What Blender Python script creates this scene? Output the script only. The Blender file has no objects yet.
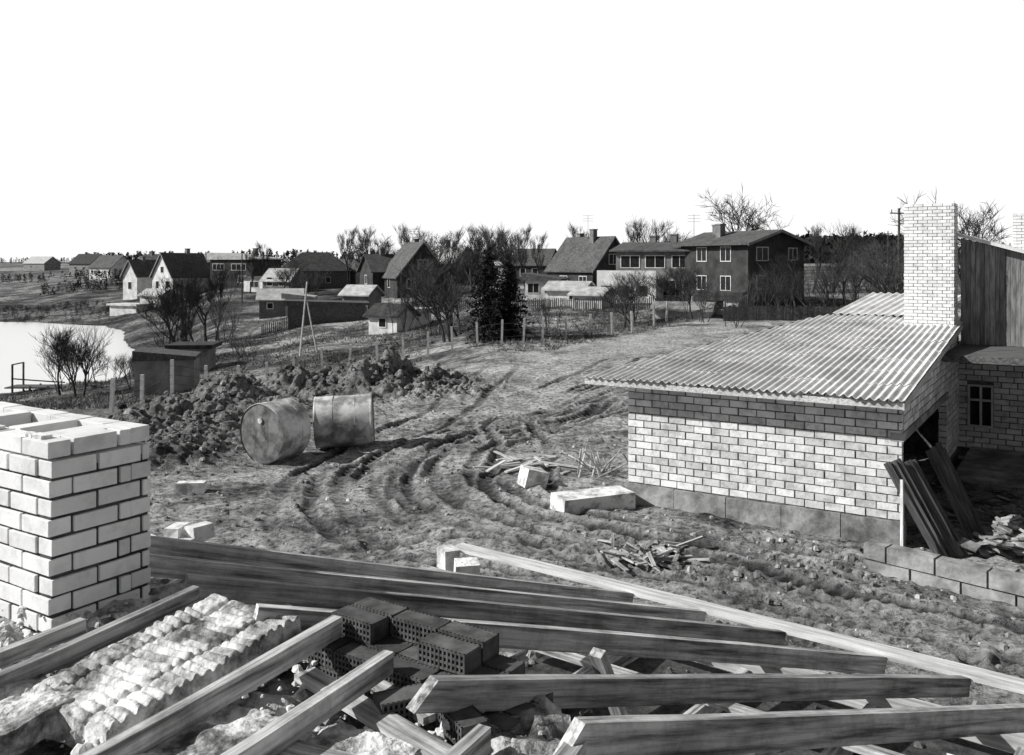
import bpy, math, random
import numpy as np
from mathutils import Vector, Matrix, Euler
random.seed(7); rng=np.random.RandomState(3)
scene=bpy.context.scene
H=6.0
# ---------------------------------------------------------------- materials
def newmat(name):
    m=bpy.data.materials.new(name); m.use_nodes=True
    nt=m.node_tree; b=nt.nodes["Principled BSDF"]
    b.inputs["Specular IOR Level"].default_value=0.25
    return m,nt,b
def mat(name,lo,hi,scale=4.0,rough=0.85,bump=0.3,bdist=0.02,island=0.0,stretch=None,detail=6,p0=0.35,p1=0.65,bscale=None,metal=0.0,local=False,stain=0.0,sscale=0.9):
    m,nt,b=newmat(name); N=nt.nodes; L=nt.links
    tc=N.new("ShaderNodeTexCoord"); mp=N.new("ShaderNodeMapping")
    if local:
        at=N.new("ShaderNodeAttribute"); at.attribute_name="lc"; L.new(at.outputs["Vector"],mp.inputs["Vector"])
    else: L.new(tc.outputs["Object"],mp.inputs["Vector"])
    if stretch: mp.inputs["Scale"].default_value=stretch
    nz=N.new("ShaderNodeTexNoise"); nz.inputs["Scale"].default_value=scale; nz.inputs["Detail"].default_value=detail
    nz.inputs["Roughness"].default_value=0.65
    L.new(mp.outputs[0],nz.inputs["Vector"])
    cr=N.new("ShaderNodeValToRGB"); cr.color_ramp.elements[0].position=p0; cr.color_ramp.elements[1].position=p1
    cr.color_ramp.elements[0].color=(lo,lo,lo,1); cr.color_ramp.elements[1].color=(hi,hi,hi,1)
    L.new(nz.outputs["Fac"],cr.inputs["Fac"])
    out=cr.outputs["Color"]
    def scaleby(out,val):
        mx=N.new("ShaderNodeVectorMath"); mx.operation='SCALE'
        L.new(out,mx.inputs[0]); L.new(val,mx.inputs["Scale"]); return mx.outputs[0]
    if island>0:
        g=N.new("ShaderNodeNewGeometry"); mr=N.new("ShaderNodeMapRange")
        mr.inputs["To Min"].default_value=1-island; mr.inputs["To Max"].default_value=1+island*0.25
        L.new(g.outputs["Random Per Island"],mr.inputs["Value"]); out=scaleby(out,mr.outputs[0])
    if stain>0:
        n3=N.new("ShaderNodeTexNoise"); n3.inputs["Scale"].default_value=sscale; n3.inputs["Detail"].default_value=9; n3.inputs["Roughness"].default_value=.75
        L.new(tc.outputs["Object"],n3.inputs["Vector"]); mr=N.new("ShaderNodeMapRange"); mr.inputs["From Min"].default_value=.36; mr.inputs["From Max"].default_value=.56
        mr.inputs["To Min"].default_value=1-stain; mr.inputs["To Max"].default_value=1
        L.new(n3.outputs["Fac"],mr.inputs["Value"]); out=scaleby(out,mr.outputs[0])
    L.new(out,b.inputs["Base Color"])
    b.inputs["Roughness"].default_value=rough; b.inputs["Metallic"].default_value=metal
    if bump>0:
        n2=N.new("ShaderNodeTexNoise"); n2.inputs["Scale"].default_value=bscale or scale*4; n2.inputs["Detail"].default_value=5
        L.new(mp.outputs[0],n2.inputs["Vector"])
        bp=N.new("ShaderNodeBump"); bp.inputs["Strength"].default_value=bump; bp.inputs["Distance"].default_value=bdist
        L.new(n2.outputs["Fac"],bp.inputs["Height"]); L.new(bp.outputs[0],b.inputs["Normal"])
    return m
M={}
M['brick']=mat("silicate_brick",0.70,0.92,6,0.9,0.4,0.006,island=0.14,p0=0.3,p1=0.5,bscale=40,stain=.14,sscale=2)
M['block']=mat("silicate_block",0.52,0.92,4,0.9,0.5,0.02,island=0.30,p0=0.3,p1=0.5,bscale=14,stain=.25,sscale=1.5)
M['mortar']=mat("mortar",0.05,0.24,5,0.95,0.6,0.02)
M['dmortar']=mat("dark_mortar",0.02,0.10,9,0.95,0.6,0.02)
M['concrete']=mat("concrete",0.16,0.46,2.2,0.95,0.6,0.03,stain=.5)
M['lconcrete']=mat("pale_concrete",0.36,0.88,3.5,0.95,0.7,0.03,p0=.38,p1=.56,bscale=25)
M['slab']=mat("weathered_slab",0.20,0.78,6,0.95,0.8,0.02,p0=.36,p1=.56,bscale=30,stain=.6,sscale=3)
M['asb']=mat("corrugated_sheet_cement",0.66,0.92,1.3,0.85,0.2,0.01,island=0.08,stain=.22)
M['woodn']=mat("raw_timber",0.42,0.85,1.0,0.8,0.5,0.004,island=0.3,stretch=(1.6,28,28),p0=0.36,p1=0.6,local=True,stain=.25)
M['wood']=mat("sawn_rafter_timber",0.16,0.80,1.0,0.8,0.7,0.005,island=0.35,stretch=(1.3,26,26),p0=0.36,p1=0.60,local=True,stain=.5,sscale=2.5)
M['wooddark']=mat("weathered_board",0.05,0.22,1,0.85,0.4,0.01,island=0.4,stretch=(1.5,20,20),local=True)
M['clad']=mat("vertical_cladding",0.14,0.42,3,0.85,0.4,0.01,island=0.45,stretch=(6,6,.6))
M['dark']=mat("painted_hole_shade",0.01,0.03,3,0.95,0)  # near-black colour painted in for shade inside the brick holes
M['glass']=mat("window_glass",0.01,0.03,3,0.15,0)
M['white']=mat("white_plaster",0.58,0.84,1.2,0.9,0.2,0.01,stain=.25)
M['grey']=mat("grey_plaster",0.20,0.36,1.2,0.9,0.2,0.01,stain=.2)
M['dgrey']=mat("dark_render",0.03,0.07,1.2,0.9,0.2,0.01)
M['bgrey']=mat("weathered_plaster",0.14,0.26,1.2,0.9,0.2,0.01,stain=.3)
M['roofdark']=mat("dark_roof",0.025,0.07,2,0.85,0.4,0.03)
M['roofmid']=mat("tiled_roof",0.06,0.16,5,0.85,0.5,0.05,stain=.4)
M['rooflight']=mat("pale_roof",0.38,0.6,2,0.8,0.4,0.03,stain=.3)
M['bark']=mat("bark",0.03,0.09,6,0.95,0.3,0.01)
M['needle']=mat("needles",0.010,0.035,1.5,0.9,0,island=0.5)
M['forest']=mat("forest_foliage",0.015,0.05,0.1,0.95,0,island=0.6)
M['grassb']=mat("dry_grass",0.05,0.38,0.6,0.95,0,island=0.7)
M['clod']=mat("mud_clod",0.08,0.60,1.0,0.95,0.5,0.03,island=0.7)
M['dclod']=mat("dark_soil_clod",0.04,0.36,1.2,0.95,0.5,0.03,island=0.6)
M['rubble']=mat("mortar_rubble",0.10,0.70,5,0.95,0.9,0.03,bscale=26,p0=.4,p1=.58,stain=.6)
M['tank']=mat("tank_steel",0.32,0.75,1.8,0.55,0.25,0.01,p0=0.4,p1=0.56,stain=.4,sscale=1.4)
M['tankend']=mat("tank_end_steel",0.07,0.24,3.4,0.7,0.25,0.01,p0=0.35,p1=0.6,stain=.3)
M['redbrick']=mat("hollow_clay_brick",0.05,0.16,8,0.9,0.4,0.004,island=0.4)
M['pole']=mat("pole_wood",0.04,0.10,4,0.9,0.2,0.01)
M['post']=mat("concrete_post",0.5,0.75,4,0.9,0.2,0.01)

# ---------------------------------------------------------------- geometry collector
class G:
    def __init__(s): s.v=[]; s.f=[]; s.lc={}
    def add(s,vs,fs):
        o=len(s.v); s.v.extend(vs); s.f.extend([tuple(i+o for i in f) for f in fs])
    def box8(s,p):
        s.add(p,[(0,3,2,1),(4,5,6,7),(0,1,5,4),(1,2,6,5),(2,3,7,6),(3,0,4,7)])
    def box(s,c,size,R=None):
        x,y,z=[k/2 for k in size]
        P=[Vector(q) for q in((-x,-y,-z),(x,-y,-z),(x,y,-z),(-x,y,-z),(-x,-y,z),(x,-y,z),(x,y,z),(-x,y,z))]
        o=len(s.v); rx=random.uniform(0,50)
        for i,q in enumerate(P): s.lc[o+i]=(q.x+rx,q.y+rx,q.z)
        if R is not None: P=[R@q for q in P]
        c=Vector(c); s.box8([tuple(q+c) for q in P])
    def beam(s,p0,p1,w,h,up=Vector((0,0,1)),topref=True,cut=0.0):
        p0=Vector(p0);p1=Vector(p1);d=(p1-p0); Ln=d.length; d.normalize(); side=d.cross(up).normalized(); u=side.cross(d).normalized()
        rx=random.uniform(0,50); n=max(1,int(Ln/.35)); o=len(s.v)
        bend=random.uniform(-.012,.012)
        for k in range(n+1):
            t=k/n; c=p0+d*(Ln*t)+u*(bend*math.sin(t*math.pi))+side*(bend*.7*math.sin(t*math.pi))
            lowshift=d*(cut if k==0 else 0)
            tw=random.uniform(-.0015,.0015)
            for sx,sz in((-1,0),(1,0),(1,1),(-1,1)):
                if topref: z=-h if sz==0 else 0
                else: z=-h/2 if sz==0 else h/2
                q=c+side*(sx*(w/2+tw))+u*(z+tw)+(lowshift if sz==1 else Vector((0,0,0)))
                s.lc[len(s.v)]=(Ln*t+rx,sx*w/2+rx,z); s.v.append(tuple(q))
        for k in range(n):
            a=o+4*k; b=a+4
            for i in range(4): j=(i+1)%4; s.f.append((a+i,a+j,b+j,b+i))
        s.f.append((o+3,o+2,o+1,o)); e=o+4*n; s.f.append((e,e+1,e+2,e+3))
    def tube(s,p0,p1,r0,r1,n=6,cap=False):
        p0=Vector(p0);p1=Vector(p1);d=(p1-p0)
        if d.length<1e-6:return
        d.normalize(); a=d.orthogonal().normalized(); b=d.cross(a)
        vs=[]
        for p,r in((p0,r0),(p1,r1)):
            for i in range(n):
                t=2*math.pi*i/n; vs.append(tuple(p+a*(r*math.cos(t))+b*(r*math.sin(t))))
        fs=[(i,(i+1)%n,n+(i+1)%n,n+i) for i in range(n)]
        if cap: fs+= [tuple(range(n))[::-1],tuple(range(n,2*n))]
        s.add(vs,fs)
    def obj(s,name,m,parent=None,smooth=False):
        off=Vector(parent.location) if parent else Vector((0,0,0))
        me=bpy.data.meshes.new(name); me.from_pydata([tuple(Vector(v)-off) for v in s.v] if parent else s.v,[],s.f)
        me.materials.append(M[m] if isinstance(m,str) else m)
        if s.lc or m in('wood','woodn','wooddark'):
            a=me.attributes.new("lc",'FLOAT_VECTOR','POINT')
            a.data.foreach_set("vector",np.array([s.lc.get(i,s.v[i]) for i in range(len(s.v))],np.float32).ravel())
        if smooth: me.polygons.foreach_set("use_smooth",[True]*len(me.polygons))
        me.update(); o=bpy.data.objects.new(name,me); scene.collection.objects.link(o)
        if parent: o.parent=parent
        return o
def empty(name,loc):
    e=bpy.data.objects.new(name,None); e.location=loc; scene.collection.objects.link(e); return e

# ---------------------------------------------------------------- noise + terrain
def vn(x,y,seed=0):
    xi=np.floor(x).astype(np.int64); yi=np.floor(y).astype(np.int64); fx=x-xi; fy=y-yi
    fx=fx*fx*(3-2*fx); fy=fy*fy*(3-2*fy)
    def h(a,b):
        n=(a*374761393+b*668265263+seed*1274126177)&0x7fffffff
        n=((n^(n>>13))*1274126177)&0x7fffffff
        return ((n^(n>>16))&0xffff)/65535.0
    return (h(xi,yi)*(1-fx)+h(xi+1,yi)*fx)*(1-fy)+(h(xi,yi+1)*(1-fx)+h(xi+1,yi+1)*fx)*fy-0.5
def fbm(x,y,seed=0,o=4):
    r=0;a=1
    for k in range(o): r=r+a*vn(x*2**k,y*2**k,seed+k); a*=0.5
    return r
YS=[0,35,50,62,75,110,125,136,160,200,300,500,1000,4000]
COL={-612:[0,0,-2,-3.2,-4.5,-4.5,-4.2,-2.9,-1.9,-1.0,.5,2,4,6],
-512:[0,0,-2,-3.2,-4.5,-4.5,-4.2,-2.9,-1.9,-1.0,.5,2,4,6],
-412:[0,0,-1.8,-2.7,-3.6,-4,-3.3,-2.4,-.6,.8,2.2,3.6,4.8,6],
-362:[0,0,-1.6,-2.2,-2.7,-2.4,-1.8,-1.0,.6,1.9,2.8,4.0,5.2,6],
-272:[0,0,-1.0,-1.0,-.8,.3,.8,1.4,2.2,2.8,3.4,4.2,5,6],
-180:[0,0,-.5,-.1,.3,1.5,1.8,2.1,2.5,3,3.5,4,5,6],
0:[0,.1,.9,1.3,1.6,2,2.2,2.4,2.7,3.2,4,4.6,5.4,6],
180:[0,.3,1.2,1.7,2.2,2.8,3,3.1,3.4,4,4.6,5,5.6,6],
360:[0,.2,1.1,1.7,2.3,3.0,3.3,3.5,4,4.6,5.2,5.6,5.8,6]}
CK=sorted(COL)
def base(x,y):
    x=np.asarray(x,float); y=np.asarray(y,float)
    b=np.clip(x/np.maximum(y,10)*900,CK[0],CK[-1])
    tab=np.stack([np.interp(y,YS,COL[k]) for k in CK])
    out=np.zeros_like(b)
    for i in range(len(CK)-1):
        m=(b>=CK[i])&(b<=CK[i+1]); t=(b-CK[i])/(CK[i+1]-CK[i]); t=t*t*(3-2*t)
        out=np.where(m,tab[i]*(1-t)+tab[i+1]*t,out)
    return out
def smooth(pts,n=10):
    P=[np.array(p,float) for p in pts]; P=[2*P[0]-P[1]]+P+[2*P[-1]-P[-2]]; out=[]
    for i in range(1,len(P)-2):
        for k in range(n):
            t=k/n
            out.append(0.5*((2*P[i])+(-P[i-1]+P[i+1])*t+(2*P[i-1]-5*P[i]+4*P[i+1]-P[i+2])*t*t+(-P[i-1]+3*P[i]-3*P[i+1]+P[i+2])*t**3))
    out.append(P[-2]); return np.array(out)
PA=[(9,46),(4.9,40.6),(1.0,33.1),(-2.4,30.3),(-4.2,26.6),(-4.2,22.7),(-2.6,19.4),(-.8,17.5),(1.8,15.8),(6,13.6)]
PB=[(8,42),(3.5,36),(-.6,30.5),(-1.9,27.4),(-1.9,24.2),(-.8,21.4),(1.8,18.9),(5,16.6),(9,13.5)]
PC=[(-.5,46),(-1.8,39),(-3.0,34),(-4.6,29),(-5.2,24),(-4.4,20),(-2.6,17),(0,14.5)]
def offs(P,d): return [(x+d,y+d*.45) for x,y in P]
TR=[(smooth(PA),.88),(smooth(PB),.88),(smooth(PC),.85),(smooth(offs(PA,.62)),.86),(smooth(offs(PB,-.9)),.86),(smooth(offs(PA,1.35)),.2),(smooth(offs(PB,.7)),.86),
    (smooth([(-.2,33),(.4,28),(.1,24.5),(.6,22.3),(2.6,19.9),(5.6,17.6),(9,15)]),.85),
    (smooth([(7,50),(3.2,42),(1.0,38),(-1.5,33.6),(-2.9,31)]),.8),(smooth([(-6,16.5),(-2,18.6),(1,17.8),(4.5,15.4),(8,12.8)]),.8)]
MOUNDS=[(-6.4,41,3.2,2.2,1.5),(-9.2,40,3,2,1.05),(-11.5,36.5,2.6,3.2,1.0),(-12.4,31,2.0,3.4,.8),(-10.2,33.5,2.6,2.2,.85),(-10.8,28,1.8,2,.55),(-3.6,39.5,2.2,1.4,.5),(-12.5,40.5,3,2,.9)]
def terrain(x,y,attr=False):
    x=np.asarray(x,float); y=np.asarray(y,float)
    z=base(x,y)
    near=np.clip((48-y)/8,0,1)*np.clip((22-np.abs(x+1))/6,0,1)
    far=1-near
    z=z+far*(fbm(x/9,y/9,5,3)*0.5)*np.clip((y-36)/20,0,1)*np.clip(1.3-(y/220),0.1,1)
    m=0
    for cx,cy,sx,sy,h in MOUNDS:
        g=np.exp(-(((x-cx)/sx)**2+((y-cy)/sy)**2)); m=np.maximum(m,g*h)
    rut=np.zeros(z.size); rimo=np.zeros(z.size); cal=np.zeros(z.size); dz=np.zeros(z.size)
    sel=np.where((near.ravel()>0.05))[0]
    if sel.size:
        xs=x.ravel()[sel]; ys=y.ravel()[sel]; d_=np.zeros(sel.size); rr=np.zeros(sel.size); rm=np.zeros(sel.size); cm=np.zeros(sel.size)
        jx=fbm(xs/.45,ys/.45,88,3)*.13
        for ti,(T,hg) in enumerate(TR):
            best=np.full(sel.size,1e9); arc=np.zeros(sel.size); al=0
            for i in range(len(T)-1):
                a=T[i]; ab=T[i+1]-T[i]; l2=ab@ab
                t=np.clip(((xs-a[0])*ab[0]+(ys-a[1])*ab[1])/l2,0,1)
                d=np.hypot(xs-a[0]-ab[0]*t,ys-a[1]-ab[1]*t)
                k=d<best; best=np.where(k,d,best); arc=np.where(k,al+t*math.sqrt(l2),arc); al+=math.sqrt(l2)
            q=np.abs(best-hg+vn(arc/1.5,arc*0,60+ti)*0.14+jx)
            r=np.exp(-(q/0.17)**4); rim=np.exp(-((q-0.27)/0.09)**2)
            tread=np.sin(arc*2*math.pi/0.30+best*8)*r
            amp=np.clip(.75+vn(arc/2.6,arc*0+3,70+ti)*1.4,.1,1.3)
            d_=d_*(1-.6*r)+(-0.075*r+0.055*rim*(.7+fbm(xs/.3,ys/.3,95+ti,2))+0.032*tread)*amp
            rr=np.maximum(rr*(1-.7*rim),r*amp*(1-.45*np.clip(tread,0,1))); rm=np.maximum(rm,rim*amp+np.clip(tread,0,1)*.6); cm=np.maximum(cm,np.exp(-(q/.6)**2))
        dz[sel]=np.clip(d_,-.16,.13); rut[sel]=rr; rimo[sel]=rm; cal[sel]=cm
    dz=dz.reshape(z.shape); rut=rut.reshape(z.shape); rimo=rimo.reshape(z.shape); cal=cal.reshape(z.shape)
    z=z+near*(fbm(x/2.5,y/2.5,11,5)*0.15+fbm(x/.5,y/.5,21,4)*0.10*(1-.5*cal))
    z=z+dz*near
    gx=(x-2.87)*.843-(y-22.3)*.538; gy=(x-2.87)*.538+(y-22.3)*.843
    z=z-.12*np.exp(-(np.maximum(0,np.maximum(-gx-.2,gx-6.6))**2+np.maximum(0,np.maximum(-gy-.3,gy-11))**2)/.8)
    z=z+m*(1+fbm(x/1.1,y/1.1,31,4)*1.0)+np.clip(m*4,0,1)*(np.abs(fbm(x/.55,y/.55,41,3))*0.5+fbm(x/.22,y/.22,45,2)*.16)
    if attr: return z,rut,m,rimo
    return z
def tz(x,y): return float(terrain(np.array([x]),np.array([y]))[0])
def site(b,dist):           # bearing and distance -> ground position
    x=b/900*dist; return Vector((x,dist,tz(x,dist)))
def axis(lo,hi,step,far_lo,far_hi,g=1.09):
    a=list(np.arange(lo,hi,step)); s=step; v=a[-1]
    while v<far_hi: s*=g; v+=s; a.append(v)
    s=step; v=lo; b=[]
    while v>far_lo: s*=g; v-=s; b.append(v)
    return np.array(b[::-1]+a)
AX=axis(-15,12,0.07,-3500,3500,1.06); AY=axis(14,44,0.07,-60,4500,1.035)
XX,YY=np.meshgrid(AX,AY); ZZ,RUT,MM,RIM=terrain(XX,YY,True)
nx,ny=len(AX),len(AY)
vs=np.stack([XX.ravel(),YY.ravel(),ZZ.ravel()],1)
idx=np.arange(nx*ny).reshape(ny,nx)
fs=np.stack([idx[:-1,:-1].ravel(),idx[:-1,1:].ravel(),idx[1:,1:].ravel(),idx[1:,:-1].ravel()],1)
me=bpy.data.meshes.new("ground"); me.vertices.add(len(vs)); me.vertices.foreach_set("co",vs.ravel())
me.loops.add(fs.size); me.loops.foreach_set("vertex_index",fs.ravel())
me.polygons.add(len(fs)); me.polygons.foreach_set("loop_start",np.arange(0,fs.size,4)); me.polygons.foreach_set("loop_total",np.full(len(fs),4))
me.update(calc_edges=True); me.validate()
me.polygons.foreach_set("use_smooth",np.ones(len(fs),bool))
X1=XX.ravel(); Y1=YY.ravel()
fenceY=np.interp(X1,[-40,-16,-9,-2,2,7,14,40],[40,42,52,50,51,58,66,70])
grass=np.clip((Y1-fenceY+fbm(X1/3,Y1/3,90,3)*3)/1.5,0,1)
gl=np.clip((-13.5-X1)/2,0,1)*np.clip((Y1-20)/4,0,1); grass=np.maximum(grass,gl*0.8)
RP=smooth([(-1,38),(2,43),(6,50),(10,57),(16,64),(26,70)]); dmin=np.full(X1.size,1e9)
for i in range(len(RP)-1):
    a=RP[i]; ab=RP[i+1]-a; l2=ab@ab; t=np.clip(((X1-a[0])*ab[0]+(Y1-a[1])*ab[1])/l2,0,1); dmin=np.minimum(dmin,np.hypot(X1-a[0]-ab[0]*t,Y1-a[1]-ab[1]*t))
pale=np.exp(-(dmin/3.0)**2)*(1+fbm(X1/2,Y1/2,91,3)*.8)*np.clip((Y1-38)/10,.3,1)+RIM.ravel()*.6
col=np.stack([grass*(1-np.exp(-(dmin/3)**2)),RUT.ravel(),np.clip(pale,0,1),np.clip(MM.ravel()*2,0,1)],1).astype(np.float32)
ca=me.color_attributes.new("zone",'FLOAT_COLOR','POINT'); ca.data.foreach_set("color",col.ravel())
m,nt,b=newmat("mud_and_grass"); N=nt.nodes; L=nt.links
tc=N.new("ShaderNodeTexCoord"); at=N.new("ShaderNodeAttribute"); at.attribute_name="zone"
sp=N.new("ShaderNodeSeparateColor"); L.new(at.outputs["Color"],sp.inputs[0])
def noise(sc,det=8,ro=0.65,vec=None):
    n=N.new("ShaderNodeTexNoise"); n.inputs["Scale"].default_value=sc; n.inputs["Detail"].default_value=det; n.inputs["Roughness"].default_value=ro
    L.new(vec or tc.outputs["Object"],n.inputs["Vector"]); return n.outputs["Fac"]
def ramp(fac,stops):
    r=N.new("ShaderNodeValToRGB"); e=r.color_ramp.elements
    while len(e)<len(stops): e.new(0.5)
    for el,(p,c) in zip(e,stops): el.position=p; el.color=(c,c,c,1)
    L.new(fac,r.inputs[0]); return r.outputs[0]
def math_(op,a,bb):
    n=N.new("ShaderNodeMath"); n.operation=op
    for i,q in enumerate((a,bb)):
        if isinstance(q,(int,float)): n.inputs[i].default_value=q
        else: L.new(q,n.inputs[i])
    return n.outputs[0]
def mix(f,a,bb):
    n=N.new("ShaderNodeMix"); n.data_type='FLOAT'
    for i,q in ((0,f),(2,a),(3,bb)):
        if isinstance(q,(int,float)): n.inputs[i].default_value=q
        else: L.new(q,n.inputs[i])
    return n.outputs[0]
big=ramp(noise(0.35,10,0.78),[(0.38,0.07),(0.48,0.34),(0.58,0.66)])
fine=ramp(noise(5.5,9,0.85),[(0.40,0.10),(0.48,0.85),(0.56,1.4)])
mud=math_('MULTIPLY',big,fine)
mud=mix(math_('MULTIPLY',sp.outputs[2],0.6),mud,math_('MULTIPLY',fine,0.62))
mud=mix(math_('MULTIPLY',sp.outputs[1],0.8),mud,0.05)
mud=mix(math_('MULTIPLY',at.outputs["Alpha"],0.75),mud,math_('MULTIPLY',fine,0.24))
mpv=N.new("ShaderNodeMapping"); mpv.inputs["Scale"].default_value=(1,.35,1); L.new(tc.outputs["Object"],mpv.inputs["Vector"])
vo=N.new("ShaderNodeTexVoronoi"); vo.inputs["Scale"].default_value=.012; L.new(mpv.outputs[0],vo.inputs["Vector"])
sv=N.new("ShaderNodeSeparateColor"); L.new(vo.outputs["Color"],sv.inputs[0])
fields=ramp(sv.outputs[0],[(0,.5),(.5,.9),(1,2.0)])
gr=math_('MULTIPLY',ramp(noise(0.12,10,0.78),[(0.40,0.03),(0.5,0.13),(0.60,0.40)]),ramp(noise(2.2,9,0.88),[(0.40,0.15),(0.58,1.5)]))
gr=math_('MULTIPLY',gr,fields)
allc=mix(sp.outputs[0],mud,gr)
L.new(allc,b.inputs["Base Color"]); b.inputs["Roughness"].default_value=0.95; b.inputs["Specular IOR Level"].default_value=0.1
hgt=math_('ADD',math_('MULTIPLY',noise(3,9,0.85),0.9),math_('MULTIPLY',noise(14,6,0.8),0.45))
bp=N.new("ShaderNodeBump"); bp.inputs["Strength"].default_value=1.0; bp.inputs["Distance"].default_value=0.24
L.new(hgt,bp.inputs["Height"]); L.new(bp.outputs[0],b.inputs["Normal"])
me.materials.append(m); go=bpy.data.objects.new("ground",me); scene.collection.objects.link(go)
# water
g=G(); g.add([(-900,40,-3),(-8,40,-3),(-8,150,-3),(-900,150,-3)],[(0,1,2,3)])
wm,nt2,b2=newmat("lake_water"); b2.inputs["Base Color"].default_value=(.75,.75,.75,1); b2.inputs["Roughness"].default_value=0.25
b2.inputs["Specular IOR Level"].default_value=0.6
n=nt2.nodes.new("ShaderNodeTexNoise"); n.inputs["Scale"].default_value=1.5; bb=nt2.nodes.new("ShaderNodeBump"); bb.inputs["Strength"].default_value=.15; bb.inputs["Distance"].default_value=.05
t2=nt2.nodes.new("ShaderNodeTexCoord"); nt2.links.new(t2.outputs["Object"],n.inputs["Vector"]); nt2.links.new(n.outputs["Fac"],bb.inputs["Height"]); nt2.links.new(bb.outputs[0],b2.inputs["Normal"])
g.obj("lake_water",wm)

# ---------------------------------------------------------------- brickwork
def frame(o,a,bv):
    o=Vector(o);a=Vector((a[0],a[1],0)).normalized();bv=Vector((bv[0],bv[1],0)).normalized()
    return lambda x,y,z: tuple(o+a*x+bv*y+Vector((0,0,z)))
def lbox(g,F,x0,x1,y0,y1,z0,z1):
    g.box8([F(x0,y0,z0),F(x1,y0,z0),F(x1,y1,z0),F(x0,y1,z0),F(x0,y0,z1),F(x1,y0,z1),F(x1,y1,z1),F(x0,y1,z1)])
def course(g,F,axis_,fixed,s0,s1,z,rh,bl,thick,j,off,jit):
    s=s0-off
    while s<s1-1e-3:
        a=max(s,s0); e=min(s+bl,s1)
        if e-a>0.03:
            k=random.uniform(-jit,jit); k2=random.uniform(-jit,jit)*.6; k3=random.uniform(0,jit)
            A,B=a+j/2+abs(k3)*.5,e-j/2-random.uniform(0,jit)*.5; z0=z+j/2+k2*.3; z1=z+rh-j/2+k2*.3
            if axis_=='x': P=[(A,fixed[0]+k),(B,fixed[0]+k+random.uniform(-jit,jit)*.4),(B,fixed[1]+k),(A,fixed[1]+k)]
            else: P=[(fixed[0]+k,A),(fixed[1]+k,A),(fixed[1]+k+random.uniform(-jit,jit)*.4,B),(fixed[0]+k,B)]
            q=[random.uniform(-jit,jit)*.35 for _ in range(8)]
            g.box8([F(x,y,z0+q[i]) for i,(x,y) in enumerate(P)]+[F(x,y,z1+q[4+i]) for i,(x,y) in enumerate(P)])
        s+=bl
def brick_box(name,F,X,Y,Z,rh,bl,j,jit,thick,parent,bm='brick',coretop=0.03,mm='mortar'):
    g=G(); z=Z[0]; r=0
    while z+rh<=Z[1]+1e-3:
        o=bl/2*(r%2); i=thick if r%2 else 0; k=thick-i
        course(g,F,'x',(Y[0],Y[0]+thick),X[0]+i,X[1]-i,z,rh,bl,thick,j,o if not i else 0,jit)
        course(g,F,'x',(Y[1]-thick,Y[1]),X[0]+i,X[1]-i,z,rh,bl,thick,j,o if not i else 0,jit)
        course(g,F,'y',(X[0],X[0]+thick),Y[0]+k,Y[1]-k,z,rh,bl,thick,j,0,jit)
        course(g,F,'y',(X[1]-thick,X[1]),Y[0]+k,Y[1]-k,z,rh,bl,thick,j,0,jit)
        z+=rh; r+=1
    o=g.obj("bricks",bm,parent)
    if name=='c':
        bv=o.modifiers.new("b",'BEVEL'); bv.width=.004; bv.segments=2
    c=G(); e=j*0.55+jit; lbox(c,F,X[0]+e,X[1]-e,Y[0]+e,Y[1]-e,Z[0],z-coretop); c.obj("mortar_core",mm,parent)
    return z

# foreground chimney
N0=Vector((-2.31,4.5,0)); dd=(.843,-.538); nn=(.538,.843)
E=empty("brick_chimney",(-2.6,5,4.1)); F=frame(N0,(-.843,.538),nn)
ztop=brick_box("c",F,(0,2.3),(0,.58),(4.02,5.13),.0985,.26,.015,.006,.12,E,coretop=.16,mm='dmortar')
g=G()
for x in (.5,.98,1.46,1.94): lbox(g,F,x,x+.11,.125,.455,ztop-.1,ztop-.004)
lbox(g,F,.125,.3,.125,.455,ztop-.1,ztop-.008)
g.obj("flue_dividers",'brick',E)
g=G()
for k in range(14):
    x=random.uniform(0,2.2); lbox(g,F,x,x+random.uniform(.04,.14),.02,.08,ztop-.01,ztop+random.uniform(.006,.016))
g.obj("mortar_lumps",'lconcrete',E)

# ---------------------------------------------------------------- garage
O=Vector((2.87,22.3,0)); GF=frame(O,dd,nn)
GA=empty("block_garage",tuple(O)); Lw=6.32; Ld=10.0; FH=.56
BR,BLn=.172,.43
g=G()
for s in range(5): lbox(g,GF,-.05+s*1.285,-.05+(s+1)*1.285-.015,-.06-.01*(s%2),.25,-.5,FH-.02-.01*(s%3))
lbox(g,GF,-.04,.25,.252,Ld,-.5,FH-.02); g.obj("foundation",'concrete',GA)
g=G(); z=FH; r=0
while z<3.0:
    course(g,GF,'x',(0,.2),0,Lw,z,BR,BLn,.2,.026,BLn/2*(r%2),.012)
    course(g,GF,'y',(0,.2),.2,Ld,z,BR,BLn,.2,.026,BLn/2*(r%2),.006)
    z+=BR; r+=1
z=2.4;r=0
while z<4.1:
    b0=max(0.2,(z+BR-3.06)/.102)
    if b0<Ld: course(g,GF,'y',(Lw-.2,Lw),b0,Ld,z,BR,BLn,.2,.026,BLn/2*(r%2),.008)
    z+=BR; r+=1
z=.45
while z<2.35:
    course(g,GF,'y',(Lw-.2,Lw),7.1,Ld,z,BR,BLn,.2,.026,BLn/2*(r%2),.008); z+=BR;r+=1
g.obj("blocks",'block',GA)
g=G(); lbox(g,GF,.02,Lw-.02,.02,.18,FH-.06,3.06); lbox(g,GF,.02,.18,.19,Ld,FH-.06,3.04); lbox(g,GF,.2,Lw-.2,Ld-.1,Ld,0,3.8)
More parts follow.
